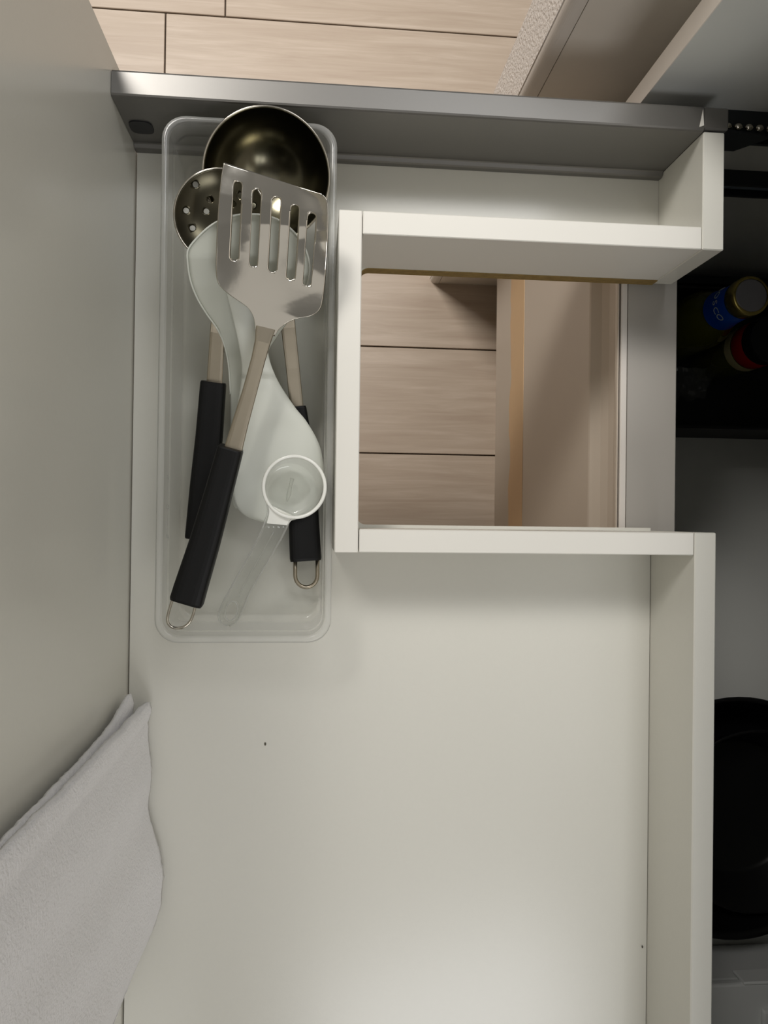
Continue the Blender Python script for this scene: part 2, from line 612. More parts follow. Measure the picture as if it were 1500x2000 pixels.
# lower slide
sl2 = obj('slide_rail', extrude_yz([(0.036, -0.0560), (0.0225, -0.0560), (0.0225, -0.0590), (0.0335, -0.0590), (0.0335, -0.0780), (0.0225, -0.0780), (0.0225, -0.0810), (0.036, -0.0810)], 0.3900, 0.92), M['slide'], cab)
tag(sl2, 'black slide rail for the lower drawer')
obj('slide_track', box(0.47, 0.92, 0.0265, 0.0325, -0.0735, -0.0655, 0.0006), M['slide_grey'], sl2)

# ================================================================== PULLED-OUT DRAWER
dr = thing('pull_out_drawer', 'open white drawer with a square pipe cutout and grey metal side', 'drawer', (0.2, -0.42, -0.011))
PT = 0.36
obj('front_panel', box(-0.018, 0.0, -0.925, 0.0300, -0.05, PT, 0.0006), M['melamine'], dr)
# base panel, notched around the sink pipe
XB, T = 0.1523, 0.016
ex = XB + T


def arc(cx, cy, r, a0, a1, n=6):
    return [(cx + r * math.cos(math.radians(a0 + (a1 - a0) * k / n)), cy + r * math.sin(math.radians(a0 + (a1 - a0) * k / n))) for k in range(n + 1)]


hole_top = [(0.4110, -0.0836)] + arc(0.1783, -0.0916, 0.0080, 90, 135, 4) + [(0.1676, -0.0965)]
hole_bot = [(0.1676, -0.272)] + arc(0.1783, -0.2752, 0.0080, 225, 270, 4) + [(0.4070, -0.2832)]
poly = [(0.0010, -0.0012), (0.4110, -0.0012)] + hole_top + hole_bot + [(0.4070, -0.90), (0.0010, -0.90)]
obj('base_panel', prism(poly, -0.011, 0.0), M['melamine'], dr)
# raw chipboard edge of the cutout


def ribbon(path, off, z0, z1):
    bm = bmesh.new()
    P = [Vector((x, y, 0)) for x, y in path]
    q = []
    for i, p in enumerate(P):
        t = (P[min(i + 1, len(P) - 1)] - P[max(i - 1, 0)]).normalized()
        q.append(p + Vector((t.y, -t.x, 0)) * off)
    rows = []
    for a, b in zip(P, q):
        rows.append([bm.verts.new((a.x, a.y, z0)), bm.verts.new((b.x, b.y, z0)), bm.verts.new((b.x, b.y, z1)), bm.verts.new((a.x, a.y, z1))])
    for a, b in zip(rows, rows[1:]):
        for k in range(4):
            bm.faces.new((a[k], a[(k + 1) % 4], b[(k + 1) % 4], b[k]))
    bm.faces.new(rows[0])
    bm.faces.new(rows[-1][::-1])
    return bm


ce = obj('cut_edge', ribbon(hole_top, -0.0008, -0.0108, -0.0003), M['chip'], dr)
tag(ce, 'raw brown chipboard edge of the cutout')
H = 0.0713
obj('partition_board', box(ex + 0.0005, 0.4106, -0.0837, -0.0677, 0.0, H, 0.0006), M['edge_band'], dr)
obj('partition_board', box(XB, ex, -0.3020, -0.0677, 0.0, H, 0.0006), M['edge_band'], dr)
obj('partition_board', box(ex + 0.0007, 0.4069, -0.3017, -0.2857, 0.0, H, 0.0006), M['edge_band'], dr)
obj('back_board', box(0.4111, 0.4271, -0.0838, 0.0008, -0.0095, H, 0.0008), M['melamine'], dr)
obj('back_board', box(0.4075, 0.4235, -0.90, -0.2855, -0.0095, H, 0.0008), M['melamine'], dr)
# grey metal side
rp = [(0.0, 0.0), (-0.0035, 0.0), (-0.0038, 0.0012), (-0.0038, 0.0058), (-0.0030, 0.0072), (-0.0006, 0.0085), (0.0, 0.0095),
      (0.0, 0.0715), (0.0006, 0.0727), (0.0018, 0.0732), (0.0160, 0.0732), (0.0172, 0.0727), (0.0175, 0.0715), (0.0175, -0.006), (0.006, -0.006), (0.006, 0.0)]
rl = obj('side_rail', extrude_yz(rp[:1] + rp[1:], 0.0004, 0.4105), M['rail'], dr)
tag(rl, 'grey painted metal drawer side')
obj('side_rail_end', box(0.4105, 0.4290, 0.0016, 0.0175, -0.006, 0.0732, 0.0010), M['rail'], dr)
rl2 = obj('side_rail', box(0.0004, 0.4070, -0.918, -0.9005, -0.006, 0.0732, 0.0008), M['rail'], dr)
# black screw cover on the rail
pl = []
for k in range(32):
    a = 2 * math.pi * k / 32
    c, s = math.cos(a), math.sin(a)
    pl.append((0.0113 + math.copysign(abs(c) ** 0.62, c) * 0.0082, 0.0331 + math.copysign(abs(s) ** 0.62, s) * 0.0088))
bmp = bmesh.new()
fa = [bmp.verts.new((x, -0.0009, z)) for x, z in pl]
fb = [bmp.verts.new((x, 0.0, z)) for x, z in pl]
bmp.faces.new(fa)
for i in range(32): bmp.faces.new((fa[i], fa[(i + 1) % 32], fb[(i + 1) % 32], fb[i]))
obj('screw_cover', bmp, M['black_plastic'], dr)
# small pale wedge added for the bright notch near the rail's end
p0, p1, p2 = at(1373, 214, 0.0735), at(1366, 248, 0.0735), at(1375, 245, 0.0735)
obj('notch_wedge', prism([(p0.x, p0.y), (p1.x, p1.y), (p2.x, p2.y)], 0.0730, 0.0737), M['edge_band'], dr)
# slide bracket on the drawer
bk = [(0.4292, 0.0440), (0.4850, 0.0365), (0.4670, 0.0120), (0.4292, 0.0115)]
bmb = bmesh.new()
fa = [bmb.verts.new((x, 0.0178, z)) for x, z in bk]
fb = [bmb.verts.new((x, 0.0192, z)) for x, z in bk]
bmb.faces.new(fa)
bmb.faces.new(fb[::-1])
for i in range(4): bmb.faces.new((fa[i], fa[(i + 1) % 4], fb[(i + 1) % 4], fb[i]))
obj('slide_bracket', bmb, M['slide'], dr)
obj('rubber_bumper', box(0.4272, 0.4300, -0.0125, 0.0000, 0.028, 0.052, 0.0012, seg=2), M['slide'], dr)

# ================================================================== CLOSED LOWER DRAWER
ld = thing('lower_drawer', 'closed lower drawer with beige grooved front below the open drawer', 'drawer', (0.66, -0.42, -0.45))
fp = [(0.386, -0.450), (0.386, -0.0860), (0.3866, -0.0835), (0.3890, -0.0800), (0.3930, -0.0735), (0.3962, -0.0640), (0.3972, -0.0540), (0.3962, -0.0440),
      (0.3930, -0.0350), (0.3885, -0.0285), (0.3862, -0.0250), (0.3858, -0.0205), (0.3862, -0.0194), (0.3870, -0.0194), (0.3876, -0.0205), (0.3882, -0.0255), (0.3945, -0.0345),
      (0.3992, -0.0450), (0.4002, -0.0540), (0.3995, -0.0650), (0.4040, -0.0860), (0.4040, -0.450)]
obj('front_panel', extrude_xz(fp, -0.943, 0.0640), M['front'], ld)
# peach strip, wavy lower edge
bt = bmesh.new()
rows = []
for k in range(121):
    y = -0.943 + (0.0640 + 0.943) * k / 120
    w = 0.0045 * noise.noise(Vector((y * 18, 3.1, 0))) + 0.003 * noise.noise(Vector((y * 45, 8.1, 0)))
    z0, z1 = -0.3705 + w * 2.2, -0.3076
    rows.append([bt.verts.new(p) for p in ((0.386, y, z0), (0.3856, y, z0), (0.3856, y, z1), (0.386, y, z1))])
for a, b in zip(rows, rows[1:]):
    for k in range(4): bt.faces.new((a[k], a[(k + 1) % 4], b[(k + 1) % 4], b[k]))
tp = obj('peach_strip', bt, M['peach_band'], ld)
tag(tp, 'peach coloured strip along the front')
obj('base_panel', box(0.404, 0.900, -0.915, 0.012, -0.416, -0.400, 0.0004), M['carcass'], ld)
obj('side_panel', box(0.404, 0.900, 0.0125, 0.0225, -0.416, -0.300, 0.0006), M['slide'], ld)
obj('side_panel', box(0.404, 0.900, -0.9255, -0.9155, -0.416, -0.300, 0.0006), M['slide'], ld)
obj('back_panel', box(0.900, 0.912, -0.9255, 0.0225, -0.416, -0.300, 0.0006), M['carcass'], ld)

# ---- things in the lower drawer
LZ = -0.400
# black bin
bn = thing('storage_bin', 'black open storage bin holding the bottles in the dark lower drawer', 'bin', (0.70, -0.075, LZ))
bx0, bx1, by0, by1, bz1 = 0.470, 0.865, -0.1640, 0.0095, -0.300
obj('bin_floor', box(bx0, bx1, by0, by1, LZ, LZ + 0.003, 0), M['bin'], bn)
bw = bmesh.new()
for b in ((bx0, bx1, by0, by0 + .003), (bx0, bx1, by1 - .003, by1), (bx0, bx0 + .003, by0 + .003, by1 - .003), (bx1 - .003, bx1, by0 + .003, by1 - .003)):
    box(b[0], b[1], b[2], b[3], LZ + 0.003, bz1, 0, bm=bw)
obj('bin_wall', bw, M['bin'], bn)
# oil bottle
ob = thing('oil_bottle', 'olive oil bottle with blue neck label and grey cap in the black bin', 'bottle', (0.6081, -0.0345, LZ + 0.003))
OBX, OBY, OB = 0.6085, -0.0305, LZ + 0.0032
mt = Matrix.Translation((OBX, OBY, OB))
obj('bottle_body', lathe([(0, 0), (0.029, 0), (0.0335, 0.004), (0.0350, 0.012), (0.0350, 0.092), (0.0335, 0.104), (0.029, 0.117), (0.0235, 0.129), (0.0195, 0.138), (0.0180, 0.147), (0.0180, 0.170)], 40, mt), M['oil'], ob, smooth=True)
obj('neck_label', lathe([(0.0232, 0.136), (0.0222, 0.143), (0.0215, 0.150), (0.0205, 0.176), (0.0200, 0.1765)], 40, mt), M['blue'], ob, smooth=True)
obj('cap_rim', lathe([(0.0190, 0.178), (0.0212, 0.179), (0.0217, 0.184), (0.0217, 0.1945), (0.0208, 0.1970), (0.0180, 0.1970)], 40, mt), M['gold'], ob, smooth=True)
obj('cap', lathe([(0.0183, 0.192), (0.0180, 0.1962), (0.0172, 0.1968), (0, 0.1968)], 40, mt), M['cap'], ob, smooth=False)
# curved lettering on the neck label


def ring_text(s, z, r, a0, step, size, material, parent, cx, cy):
    for i, ch in enumerate(s):
        cu = bpy.data.curves.new('letter', 'FONT')
        cu.body = ch
        cu.size = size
        cu.extrude = 0.00012
        cu.align_x = 'CENTER'
        tmp = bpy.data.objects.new('letter_tmp', cu)
        COL.objects.link(tmp)
        bpy.context.view_layer.update()
        me = bpy.data.meshes.new_from_object(tmp.evaluated_get(bpy.context.evaluated_depsgraph_get()))
        bpy.data.objects.remove(tmp)
        bm = bmesh.new()
        bm.from_mesh(me)
        bpy.data.meshes.remove(me)
        a = a0 + step * i
        for v in bm.verts:
            an = a + v.co.x / r
            rr = r + v.co.z + 0.0002
            hz = z + v.co.y
            rr += (z + 0.006 - hz) * 0.055
            v.co = Vector((cx + rr * math.cos(an), cy + rr * math.sin(an), hz))
        obj('letter', bm, material, parent)


ring_text('BOSCO', OB + 0.1560, 0.0216, math.radians(128), math.radians(24), 0.0122, M['white_print'], ob, OBX, OBY)
# jar with black lid
jr = thing('condiment_jar', 'jar with black lid and red band beside the oil bottle', 'jar', (0.655, -0.047, LZ + 0.003))
JX, JY = 0.6645, -0.0640
mt = Matrix.Translation((JX, JY, OB))
JX_r = 0.0268
obj('jar_body', lathe([(0, 0), (0.025, 0), (0.0268, 0.003), (0.0268, 0.09), (0.0268, 0.117), (0.025, 0.125)], 40, mt), M['oil'], jr, smooth=True)
obj('paper_label', lathe([(0.0270, 0.088), (0.0273, 0.089), (0.0273, 0.103)], 40, mt), M['cream'], jr, smooth=True)
obj('red_band', lathe([(0.0270, 0.104), (0.0274, 0.105), (0.0274, 0.1215), (0.0262, 0.126)], 40, mt), M['red'], jr, smooth=True)
obj('lid', lathe([(0.0268, 0.127), (0.0276, 0.129), (0.0276, 0.144), (0.0266, 0.147), (0, 0.147)], 40, mt), M['black_plastic'], jr, smooth=False)
# crumpled clear bag by the bottle
bb = bmesh.new()
n1, n2 = 34, 12
rows = []
for i in range(n1):
    row = []
    for j in range(n2):
        x = 0.572 + 0.085 * i / (n1 - 1)
        t = j / (n2 - 1)
        y = -0.078 - 0.030 * t
        z = OB + 0.004 + 0.030 * (1 - t) ** 1.4 + 0.010 * abs(noise.noise(Vector((x * 60, t * 3, 1)))) + 0.008 * abs(noise.noise(Vector((x * 160, t * 7, 5))))
        row.append(bb.verts.new((x, y + 0.006 * noise.noise(Vector((x * 70, t * 2, 9))) - 0.012 * (1 if x < .62 else 0.4) * t, z)))
    rows.append(row)
for a, b in zip(rows, rows[1:]):
    for j in range(n2 - 1): bb.faces.new((a[j], a[j + 1], b[j + 1], b[j]))
tag(obj('plastic_bag', bb, M['bag'], None, smooth=False), 'crumpled clear plastic bag tucked against the oil bottle foot', 'bag')
# frying pan
fp_ = thing('frying_pan', 'large black frying pan lying in the lower drawer', 'pan', (0.6726, -0.6493, LZ))
mt = Matrix.Translation((0.6728, -0.6493, LZ + 0.001))
obj('pan_body', lathe([(0, 0), (0.115, 0), (0.122, 0.003), (0.1475, 0.064), (0.1515, 0.068), (0.1525, 0.0695), (0.1515, 0.0705), (0.1470, 0.0690), (0.1440, 0.064), (0.120, 0.008), (0.112, 0.0045), (0, 0.0045)], 64, mt), M['pan'], fp_, smooth=True)
obj('pan_handle', loft_bar([(Vector((0.77, -0.76, LZ + 0.058)), 0.022, 0.010), (Vector((0.80, -0.79, LZ + 0.066)), 0.020, 0.012), (Vector((0.865, -0.855, LZ + 0.080)), 0.024, 0.014)]), M['handle'], fp_)
# smaller pan stacked inside
sp = thing('saucepan', 'smaller black pan nested inside the large frying pan', 'pan', (0.690, -0.655, LZ + 0.006))
mt = Matrix.Translation((0.700, -0.655, LZ + 0.0062))
obj('pan_body', lathe([(0, 0), (0.085, 0), (0.092, 0.003), (0.112, 0.058), (0.1155, 0.0605), (0.1160, 0.062), (0.1150, 0.063), (0.1115, 0.0615), (0.090, 0.009), (0.084, 0.0045), (0, 0.0045)], 64, mt), M['pan'], sp, smooth=True)
# frosted food boxes in the bottom corner
fbx = thing('food_container', 'frosted plastic food container with clip lid beside the frying pan', 'container', (0.70, -0.87, LZ))
obj('container_body', box(0.560, 0.800, -0.909, -0.845, LZ + 0.0005, -0.318, 0.006, seg=3), M['box'], fbx)
obj('container_lid', box(0.556, 0.804, -0.913, -0.842, -0.3175, -0.306, 0.003, seg=2), M['box'], fbx)
obj('lid_clip', box(0.668, 0.735, -0.8425, -0.8385, -0.330, -0.3035, 0.0012, seg=2), M['box_clip'], fbx)
cl2 = obj('lid_clip', box(0.690, 0.718, -0.905, -0.872, -0.3058, -0.298, 0.0025, seg=2), M['box_clip'], fbx)

# ================================================================== UTENSIL TRAY
tr_ = thing('utensil_tray', 'long clear plastic tray full of kitchen utensils in the drawer', 'tray', (0.09, -0.184, 0.0))


def rrect(x0, x1, y0, y1, r, n=7):
    pts = []
    for cx, cy, a0 in ((x1 - r, y1 - r, 0), (x0 + r, y1 - r, 90), (x0 + r, y0 + r, 180), (x1 - r, y0 + r, 270)):
        for k in range(n + 1):
            a = math.radians(a0 + 90 * k / n)
            pts.append((cx + r * math.cos(a), cy + r * math.sin(a)))
    return pts


TX0, TX1, TY0, TY1 = 0.0312, 0.1508, -0.3648, -0.0045
tray_prof = [(0.0002, 0.0575, .016), (0.0, 0.0605, .016), (0.0006, 0.0618, .0158), (0.0016, 0.0622, .015), (0.0034, 0.0622, .014), (0.0042, 0.0616, .0135), (0.0047, 0.0600, .0132),
             (0.0053, 0.0475, .0125), (0.0056, 0.0462, .0123), (0.0061, 0.0456, .012), (0.0063, 0.0445, .0118), (0.0068, 0.0080, .0112), (0.0078, 0.0045, .011), (0.0105, 0.0030, .010), (0.0240, 0.0030, .008)]


def loop_mesh(profile, flip):
    bm = bmesh.new()
    prev = None
    for ins, z, r in profile:
        ring = [bm.verts.new((x, y, z)) for x, y in rrect(TX0 + ins, TX1 - ins, TY0 + ins, TY1 - ins, r)]
        if prev:
            n = len(ring)
            for k in range(n): bm.faces.new((prev[k], prev[(k + 1) % n], ring[(k + 1) % n], ring[k]))
        prev = ring
    return bm, prev


bm, last = loop_mesh(tray_prof[6:], False)
bm.faces.new(last)
tb_ = obj('tray_body', bm, M['tray'], tr_, smooth=True)
bm, _ = loop_mesh(tray_prof[:7], False)
obj('tray_rim', bm, M['tray_rim'], tr_, smooth=True)
# little moulded ribs up the left wall
for v_ in (932, 990, 1048):
    p = at(326, v_, 0.0505)
    obj('wall_rib', box(p.x - 0.0007, p.x + 0.0010, p.y - 0.0014, p.y + 0.0014, 0.0485, 0.0520, 0.0005), M['tray'], tr_)

# ================================================================== UTENSILS
# ---- ladle
lF, lN = at(520, 211.5, 0.0895), at(523, 468, 0.0665)
lc = (lF + lN) / 2
lc.x = at(521, 331, lc.z).x
la = thing('soup_ladle', 'polished steel soup ladle with deep bowl and black handle at tray end', 'ladle', (lc.x, lc.y, 0.02))
R_ = 0.0419
bp_ = []
for k in range(17):
    a = (math.pi / 2) * k / 16
    bp_.append((R_ * math.cos(a), -0.038 * math.sin(a)))
inner = [((R_ - 0.0011) * math.cos((math.pi / 2) * k / 16), -0.0369 * math.sin((math.pi / 2) * k / 16)) for k in range(16, -1, -1)]
prof = bp_ + inner[0:]
prof[-1] = (R_ - 0.0011, 0.0)
prof.append((R_ - 0.0007, 0.0007))
prof.append((R_ + 0.0003, 0.0007))
prof.append((R_, 0.0))
rotm = Matrix.Rotation(math.atan2(lF.z - lN.z, lF.y - lN.y), 4, 'X')
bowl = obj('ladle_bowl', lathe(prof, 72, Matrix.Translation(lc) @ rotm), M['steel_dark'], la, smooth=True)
rim = [(rotm @ Vector((R_ * math.cos(2 * math.pi * k / 96), R_ * math.sin(2 * math.pi * k / 96), 0.0004))) + lc for k in range(96)]
obj('bowl_rim', tube(rim, 0.0007, 8, closed=True), M['steel'], la, smooth=True)
sh = [(at(546, 462, 0.0668), 0.0125, 0.0022), (at(550, 500, 0.0610), 0.0115, 0.0022), (at(557, 570, 0.0500), 0.0105, 0.0022), (at(563, 640, 0.0410), 0.0105, 0.0022), (at(572, 720, 0.0330), 0.0100, 0.0022), (at(580, 800, 0.0270), 0.0100, 0.0022), (at(584, 830, 0.0245), 0.0100, 0.0022)]
obj('shaft', loft_bar(sh, 6, 12), M['steel_matte'], la, smooth=False)
hs = [(at(579.5, 794, 0.0262), 0.0130, 0.009), (at(580, 798, 0.0260), 0.0140, 0.010), (at(588, 880, 0.0235), 0.0190, 0.0125), (at(592, 980, 0.0220), 0.0218, 0.0145), (at(595.5, 1060, 0.0210), 0.0230, 0.0150), (at(597, 1090, 0.0208), 0.0234, 0.0150), (at(597.3, 1095, 0.0208), 0.0226, 0.0140)]
obj('handle', loft_bar(hs, 4.5, 28), M['handle'], la, smooth=False)


def loop(u0, u1, v0, vb, z0, z1, r, name, parent, material, slant=0.0):
    pts = []
    w = (u1 - u0) / 2
    uc = (u0 + u1) / 2
    vs = vb - w * 1.05
    pts.append(at(u0, v0, z0))
    pts.append(at(u0 - slant * (vs - v0), vs, z0 + (z1 - z0) * 0.5))
    for k in range(1, 12):
        a = math.pi - math.pi * k / 12
        pts.append(at(uc + w * math.cos(a) - slant * (vs - v0), vs + w * 1.05 * math.sin(a), z0 + (z1 - z0) * (0.5 + 0.5 * math.sin(a))))
    pts.append(at(u1 - slant * (vs - v0), vs, z0 + (z1 - z0) * 0.5))
    pts.append(at(u1, v0, z0))
    return obj(name, tube(pts, r, 10), material, parent, smooth=True)


loop(576.5, 620, 1084, 1147, 0.0195, 0.0165, 0.00150, 'hanging_loop', la, M['steel_matte'])

# ---- skimmer
sc_ = at(431, 423, 0.0855)
sk = thing('skimmer', 'perforated steel skimmer with black handle at left of the tray', 'skimmer', (sc_.x, sc_.y, 0.02))
SR = 0.0299


def skim_disc():
    bm = bmesh.new()
    NR, NA = 34, 120
    tilt = Matrix.Rotation(math.radians(9), 4, 'X')
    hp = []
    sp_ = 0.0098
    ref = Vector((-0.0158, 0.0193)) * 0.98
    ref2 = Vector((-0.0065, 0.0108)) * 0.98
    for (px, py) in ((384, 367), (411, 391), (364, 414), (402, 413), (440, 372), (455, 400), (470, 385), (430, 430), (400, 455), (452, 440), (480, 430), (375, 446), (430, 470), (468, 470), (495, 405)):
        q = at(px, py, 0.081)
        hp.append(Vector((q.x - sc_.x, q.y - sc_.y)))
    hr = 0.00185
    P = [[Vector((SR * i / NR * math.cos(2 * math.pi * j / NA), SR * i / NR * math.sin(2 * math.pi * j / NA))) for j in range(NA)] for i in range(NR + 1)]

    def ins(p): return any((p - h).length < hr for h in hp)
    kill = set()
    for i in range(1, NR):
        for j in range(NA):
            c = (P[i][j] + P[i + 1][j] + P[i][(j + 1) % NA] + P[i + 1][(j + 1) % NA]) / 4
            if ins(c): kill.add((i, j))
    edge = set()
    for (i, j) in kill:
        for a, b in ((i, j), (i + 1, j), (i, (j + 1) % NA), (i + 1, (j + 1) % NA)):
            nb = [(a - 1, (b - 1) % NA), (a - 1, b), (a, (b - 1) % NA), (a, b)]
            if any(q not in kill for q in nb): edge.add((a, b))
    for a, b in edge:
        p = P[a][b]
        h = min(hp, key=lambda h: (p - h).length)
        d = p - h
        if d.length > 1e-7: P[a][b] = h + d.normalized() * hr
    vs = {}

    def gv(i, j, lo):
        j %= NA
        if i == 0: j = 0
        k = (i, j, lo)
        if k not in vs:
            p = P[i][j]
            r = p.length / SR
            z = -0.0085 * (1 - r ** 2.6)
            w = (tilt @ Vector((p.x, p.y, z - (0.001 if lo else 0)))) + sc_
            vs[k] = bm.verts.new(w)
        return vs[k]
    for lo in (0, 1):
        for j in range(NA): bm.faces.new((gv(0, 0, lo), gv(1, j, lo), gv(1, j + 1, lo)))
    for i in range(1, NR):
        for j in range(NA):
            if (i, j) in kill: continue
            for lo in (0, 1): bm.faces.new((gv(i, j, lo), gv(i + 1, j, lo), gv(i + 1, j + 1, lo), gv(i, j + 1, lo)))
            for (ii, jj, a, b) in ((i - 1, j, (i, j), (i, j + 1)), (i + 1, j, (i + 1, j), (i + 1, j + 1)), (i, (j - 1) % NA, (i, j), (i + 1, j)), (i, (j + 1) % NA, (i, j + 1), (i + 1, j + 1))):
                if (ii, jj) in kill or ii == NR:
                    try: bm.faces.new((gv(*a, 0), gv(*b, 0), gv(*b, 1), gv(*a, 1)))
                    except ValueError: pass
    return bm


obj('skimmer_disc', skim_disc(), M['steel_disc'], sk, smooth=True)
tl = Matrix.Rotation(math.radians(9), 4, 'X')
rim = [(tl @ Vector((SR * math.cos(2 * math.pi * k / 96), SR * math.sin(2 * math.pi * k / 96), 0.0))) + sc_ for k in range(96)]
obj('disc_rim', tube(rim, 0.0007, 8, closed=True), M['steel'], sk, smooth=True)
sh = [(at(441, 500, 0.0785), 0.0200, 0.0018), (at(436, 540, 0.0690), 0.0135, 0.0020), (at(431, 590, 0.0590), 0.0105, 0.0022), (at(425, 650, 0.0490), 0.0105, 0.0022), (at(419, 745, 0.0385), 0.0110, 0.0022), (at(418, 765, 0.0370), 0.0110, 0.0022)]
obj('shaft', loft_bar(sh, 6, 12), M['steel_matte'], sk)
hs = [(at(417.0, 746, 0.0375), 0.0168, 0.0120), (at(416.6, 750, 0.0372), 0.0178, 0.0130), (at(409, 850, 0.0350), 0.0187, 0.0140), (at(399, 950, 0.0335), 0.0196, 0.0145), (at(388, 1050, 0.0325), 0.0187, 0.0140), (at(387.5, 1054, 0.0325), 0.0177, 0.0130)]
obj('handle', loft_bar(hs, 4.5, 28), M['handle'], sk)
loop(376, 398, 1044, 1082, 0.0320, 0.0300, 0.00110, 'hanging_loop', sk, M['steel'], 0.08)

# ---- rice paddles
zt1 = [(415, 0.1000), (500, 0.0940), (560, 0.0810), (640, 0.0605), (700, 0.0450), (760, 0.0375), (1000, 0.0145)]


def zp1(u, v, s, t):
    cup = 0.0050 * max(0, 1 - t * 1.5)
    return interp(zt1, v) + cup * (abs(2 * s - 1) ** 3 - 0.6) + 0.0008 * (1 - abs(2 * s - 1) ** 8)


rp1 = thing('rice_paddle', 'white rice paddle lying blade up under the slotted turner', 'paddle', tuple(at(470, 650, 0.03)))
L1 = [(478, 418), (452, 422), (420, 435), (393, 456), (368, 486), (366.5, 512), (372, 548), (385, 582), (403, 612), (426, 645), (440, 680), (447, 718), (450, 770), (450, 850), (451, 920), (453, 978), (460, 993)]
R1 = [(484, 418), (508, 419), (537, 426), (560, 440), (582, 462), (598, 490), (605, 522), (600, 556), (586, 590), (566, 622), (542, 655), (522, 690), (512, 740), (508, 800), (506, 870), (504, 925), (502, 978), (492, 993)][:18]
obj('paddle_body', sheet(L1, R1, zp1, 90, 26, thick=0.0024), M['paddle_matte'], rp1, smooth=True)
eb = [at(u, v, interp(zt1, v) + 0.0022 * (1 if v < 650 else .2)) for u, v in [(p.x, p.y) for p in smooth_poly([(a, b, 0) for a, b in L1[:13]], 60)]]
obj('paddle_edge', tube(eb, 0.0006, 8), M['paddle'], rp1, smooth=True)
eb = [at(u, v, interp(zt1, v) + 0.0022 * (1 if v < 650 else .2)) for u, v in [(p.x, p.y) for p in smooth_poly([(a, b, 0) for a, b in R1[:9]], 40)]]
obj('paddle_edge', tube(eb, 0.0006, 8), M['paddle'], rp1, smooth=True)

zt2 = [(530, 0.0905), (640, 0.0730), (728, 0.0560), (742, 0.0520), (880, 0.0445), (1022, 0.0370)]


def zp2(u, v, s, t):
    c = abs(2 * s - 1)
    if v < 735: return interp(zt2, v) + 0.0022 * (1 - c ** 4)
    return interp(zt2, v) - 0.0040 * (c ** 4) + 0.002 * math.exp(-((v - 742) / 14.0) ** 2)


rp2 = thing('rice_paddle', 'white rice paddle with blade toward the tray middle, under the clear scoop', 'paddle', tuple(at(530, 850, 0.04)))
L2 = [(436, 536), (443, 573), (455, 622), (466, 672), (472, 712), (470, 748), (462, 800), (453, 850), (449, 900), (451, 945), (460, 985), (480, 1008), (510, 1019)]
R2 = [(498, 530), (507, 570), (513, 622), (521, 672), (526, 700), (533, 722), (548, 753), (576, 795), (598, 822), (620, 860), (629.5, 892), (632, 930), (627, 968), (611, 995), (585, 1012), (555, 1020)]
obj('paddle_body', sheet(L2, R2, zp2, 100, 28, thick=0.0022), M['paddle'], rp2, smooth=True)

# ---- slotted turner
zt3 = [(315, 0.1120), (400, 0.1102), (440, 0.1085), (470, 0.1060), (560, 0.0970), (600, 0.0930), (625, 0.0908), (650, 0.0888), (700, 0.0855), (875, 0.0720), (1180, 0.0560)]


def zp3(u, v, s, t):
    c = 2 * s - 1
    z = interp(zt3, v - 0.33 * (u - 537) * max(0, 1 - t * 2.2) + 0.30 * (u - 505) * math.exp(-((t - 0.52) / 0.20) ** 2))
    z += 0.0085 * max(0, abs(c) - 0.35) ** 2 * max(0, 1 - t * 1.1)
    return z


tn = thing('slotted_turner', 'steel slotted turner with black handle on top of the utensils', 'turner', tuple(at(480, 700, 0.08)))
L3 = [(437, 317), (434, 332), (431, 352), (427, 395), (424, 440), (422, 490), (421.5, 530), (425, 551), (434, 563), (449, 576), (468, 589), (484, 601), (494, 617), (498, 634), (499, 652)]
R3 = [(628, 379), (637, 387), (640.5, 400), (641, 440), (639.5, 490), (636, 540), (631, 583), (627, 600), (618, 611), (603, 618), (584, 621), (566, 627), (552, 636), (543, 645), (537, 656)]
slots = [((464.5, 362), (458, 500), 7.8), ((502, 377), (495, 512), 7.8), ((540, 392), (532.5, 523), 7.8), ((576, 408), (568, 538), 7.8), ((609, 424), (600, 550), 7.8)]
obj('turner_head', sheet(L3, R3, zp3, 110, 78, holes=slots, thick=0.0010), M['steel'], tn, smooth=True)
sh = [(at(519, 640, 0.0893), 0.0128, 0.0020), (at(513, 668, 0.0880), 0.0103, 0.0028), (at(505, 700, 0.0856), 0.0093, 0.0028), (at(489, 760, 0.0812), 0.0096, 0.0028), (at(470, 825, 0.0762), 0.0108, 0.0028), (at(456, 876, 0.0722), 0.0122, 0.0028), (at(453, 890, 0.0712), 0.0122, 0.0028)]
obj('shaft', loft_bar(sh, 5, 16), M['steel_matte'], tn, smooth=False)
hs = [(at(451, 874, 0.0722), 0.0158, 0.0125), (at(450, 878, 0.0718), 0.0170, 0.0135), (at(428, 960, 0.0668), 0.0183, 0.0150), (at(400, 1060, 0.0612), 0.0204, 0.0155), (at(372, 1150, 0.0572), 0.0224, 0.0155), (at(365.5, 1172, 0.0562), 0.0228, 0.0150), (at(364, 1177, 0.0560), 0.0218, 0.0135)]
obj('handle', loft_bar(hs, 4.5, 28), M['handle'], tn)
lp = [(338, 1168), (331, 1190), (327, 1208), (329, 1218), (336, 1225), (346, 1227), (358, 1225), (369, 1217), (376, 1204), (380, 1190), (384, 1172)]
lz = [0.0555, 0.0550, 0.0548, 0.0545, 0.0543, 0.0542, 0.0543, 0.0545, 0.0548, 0.0550, 0.0555]
obj('hanging_loop', tube([at(u, v, z) for (u, v), z in zip([(p.x, p.y) for p in smooth_poly([(a, b, 0) for a, b in lp], 31)], [interp(list(zip([i / 10 for i in range(11)], lz)), k / 30) for k in range(31)])], 0.0010, 10), M['steel'], tn, smooth=True)

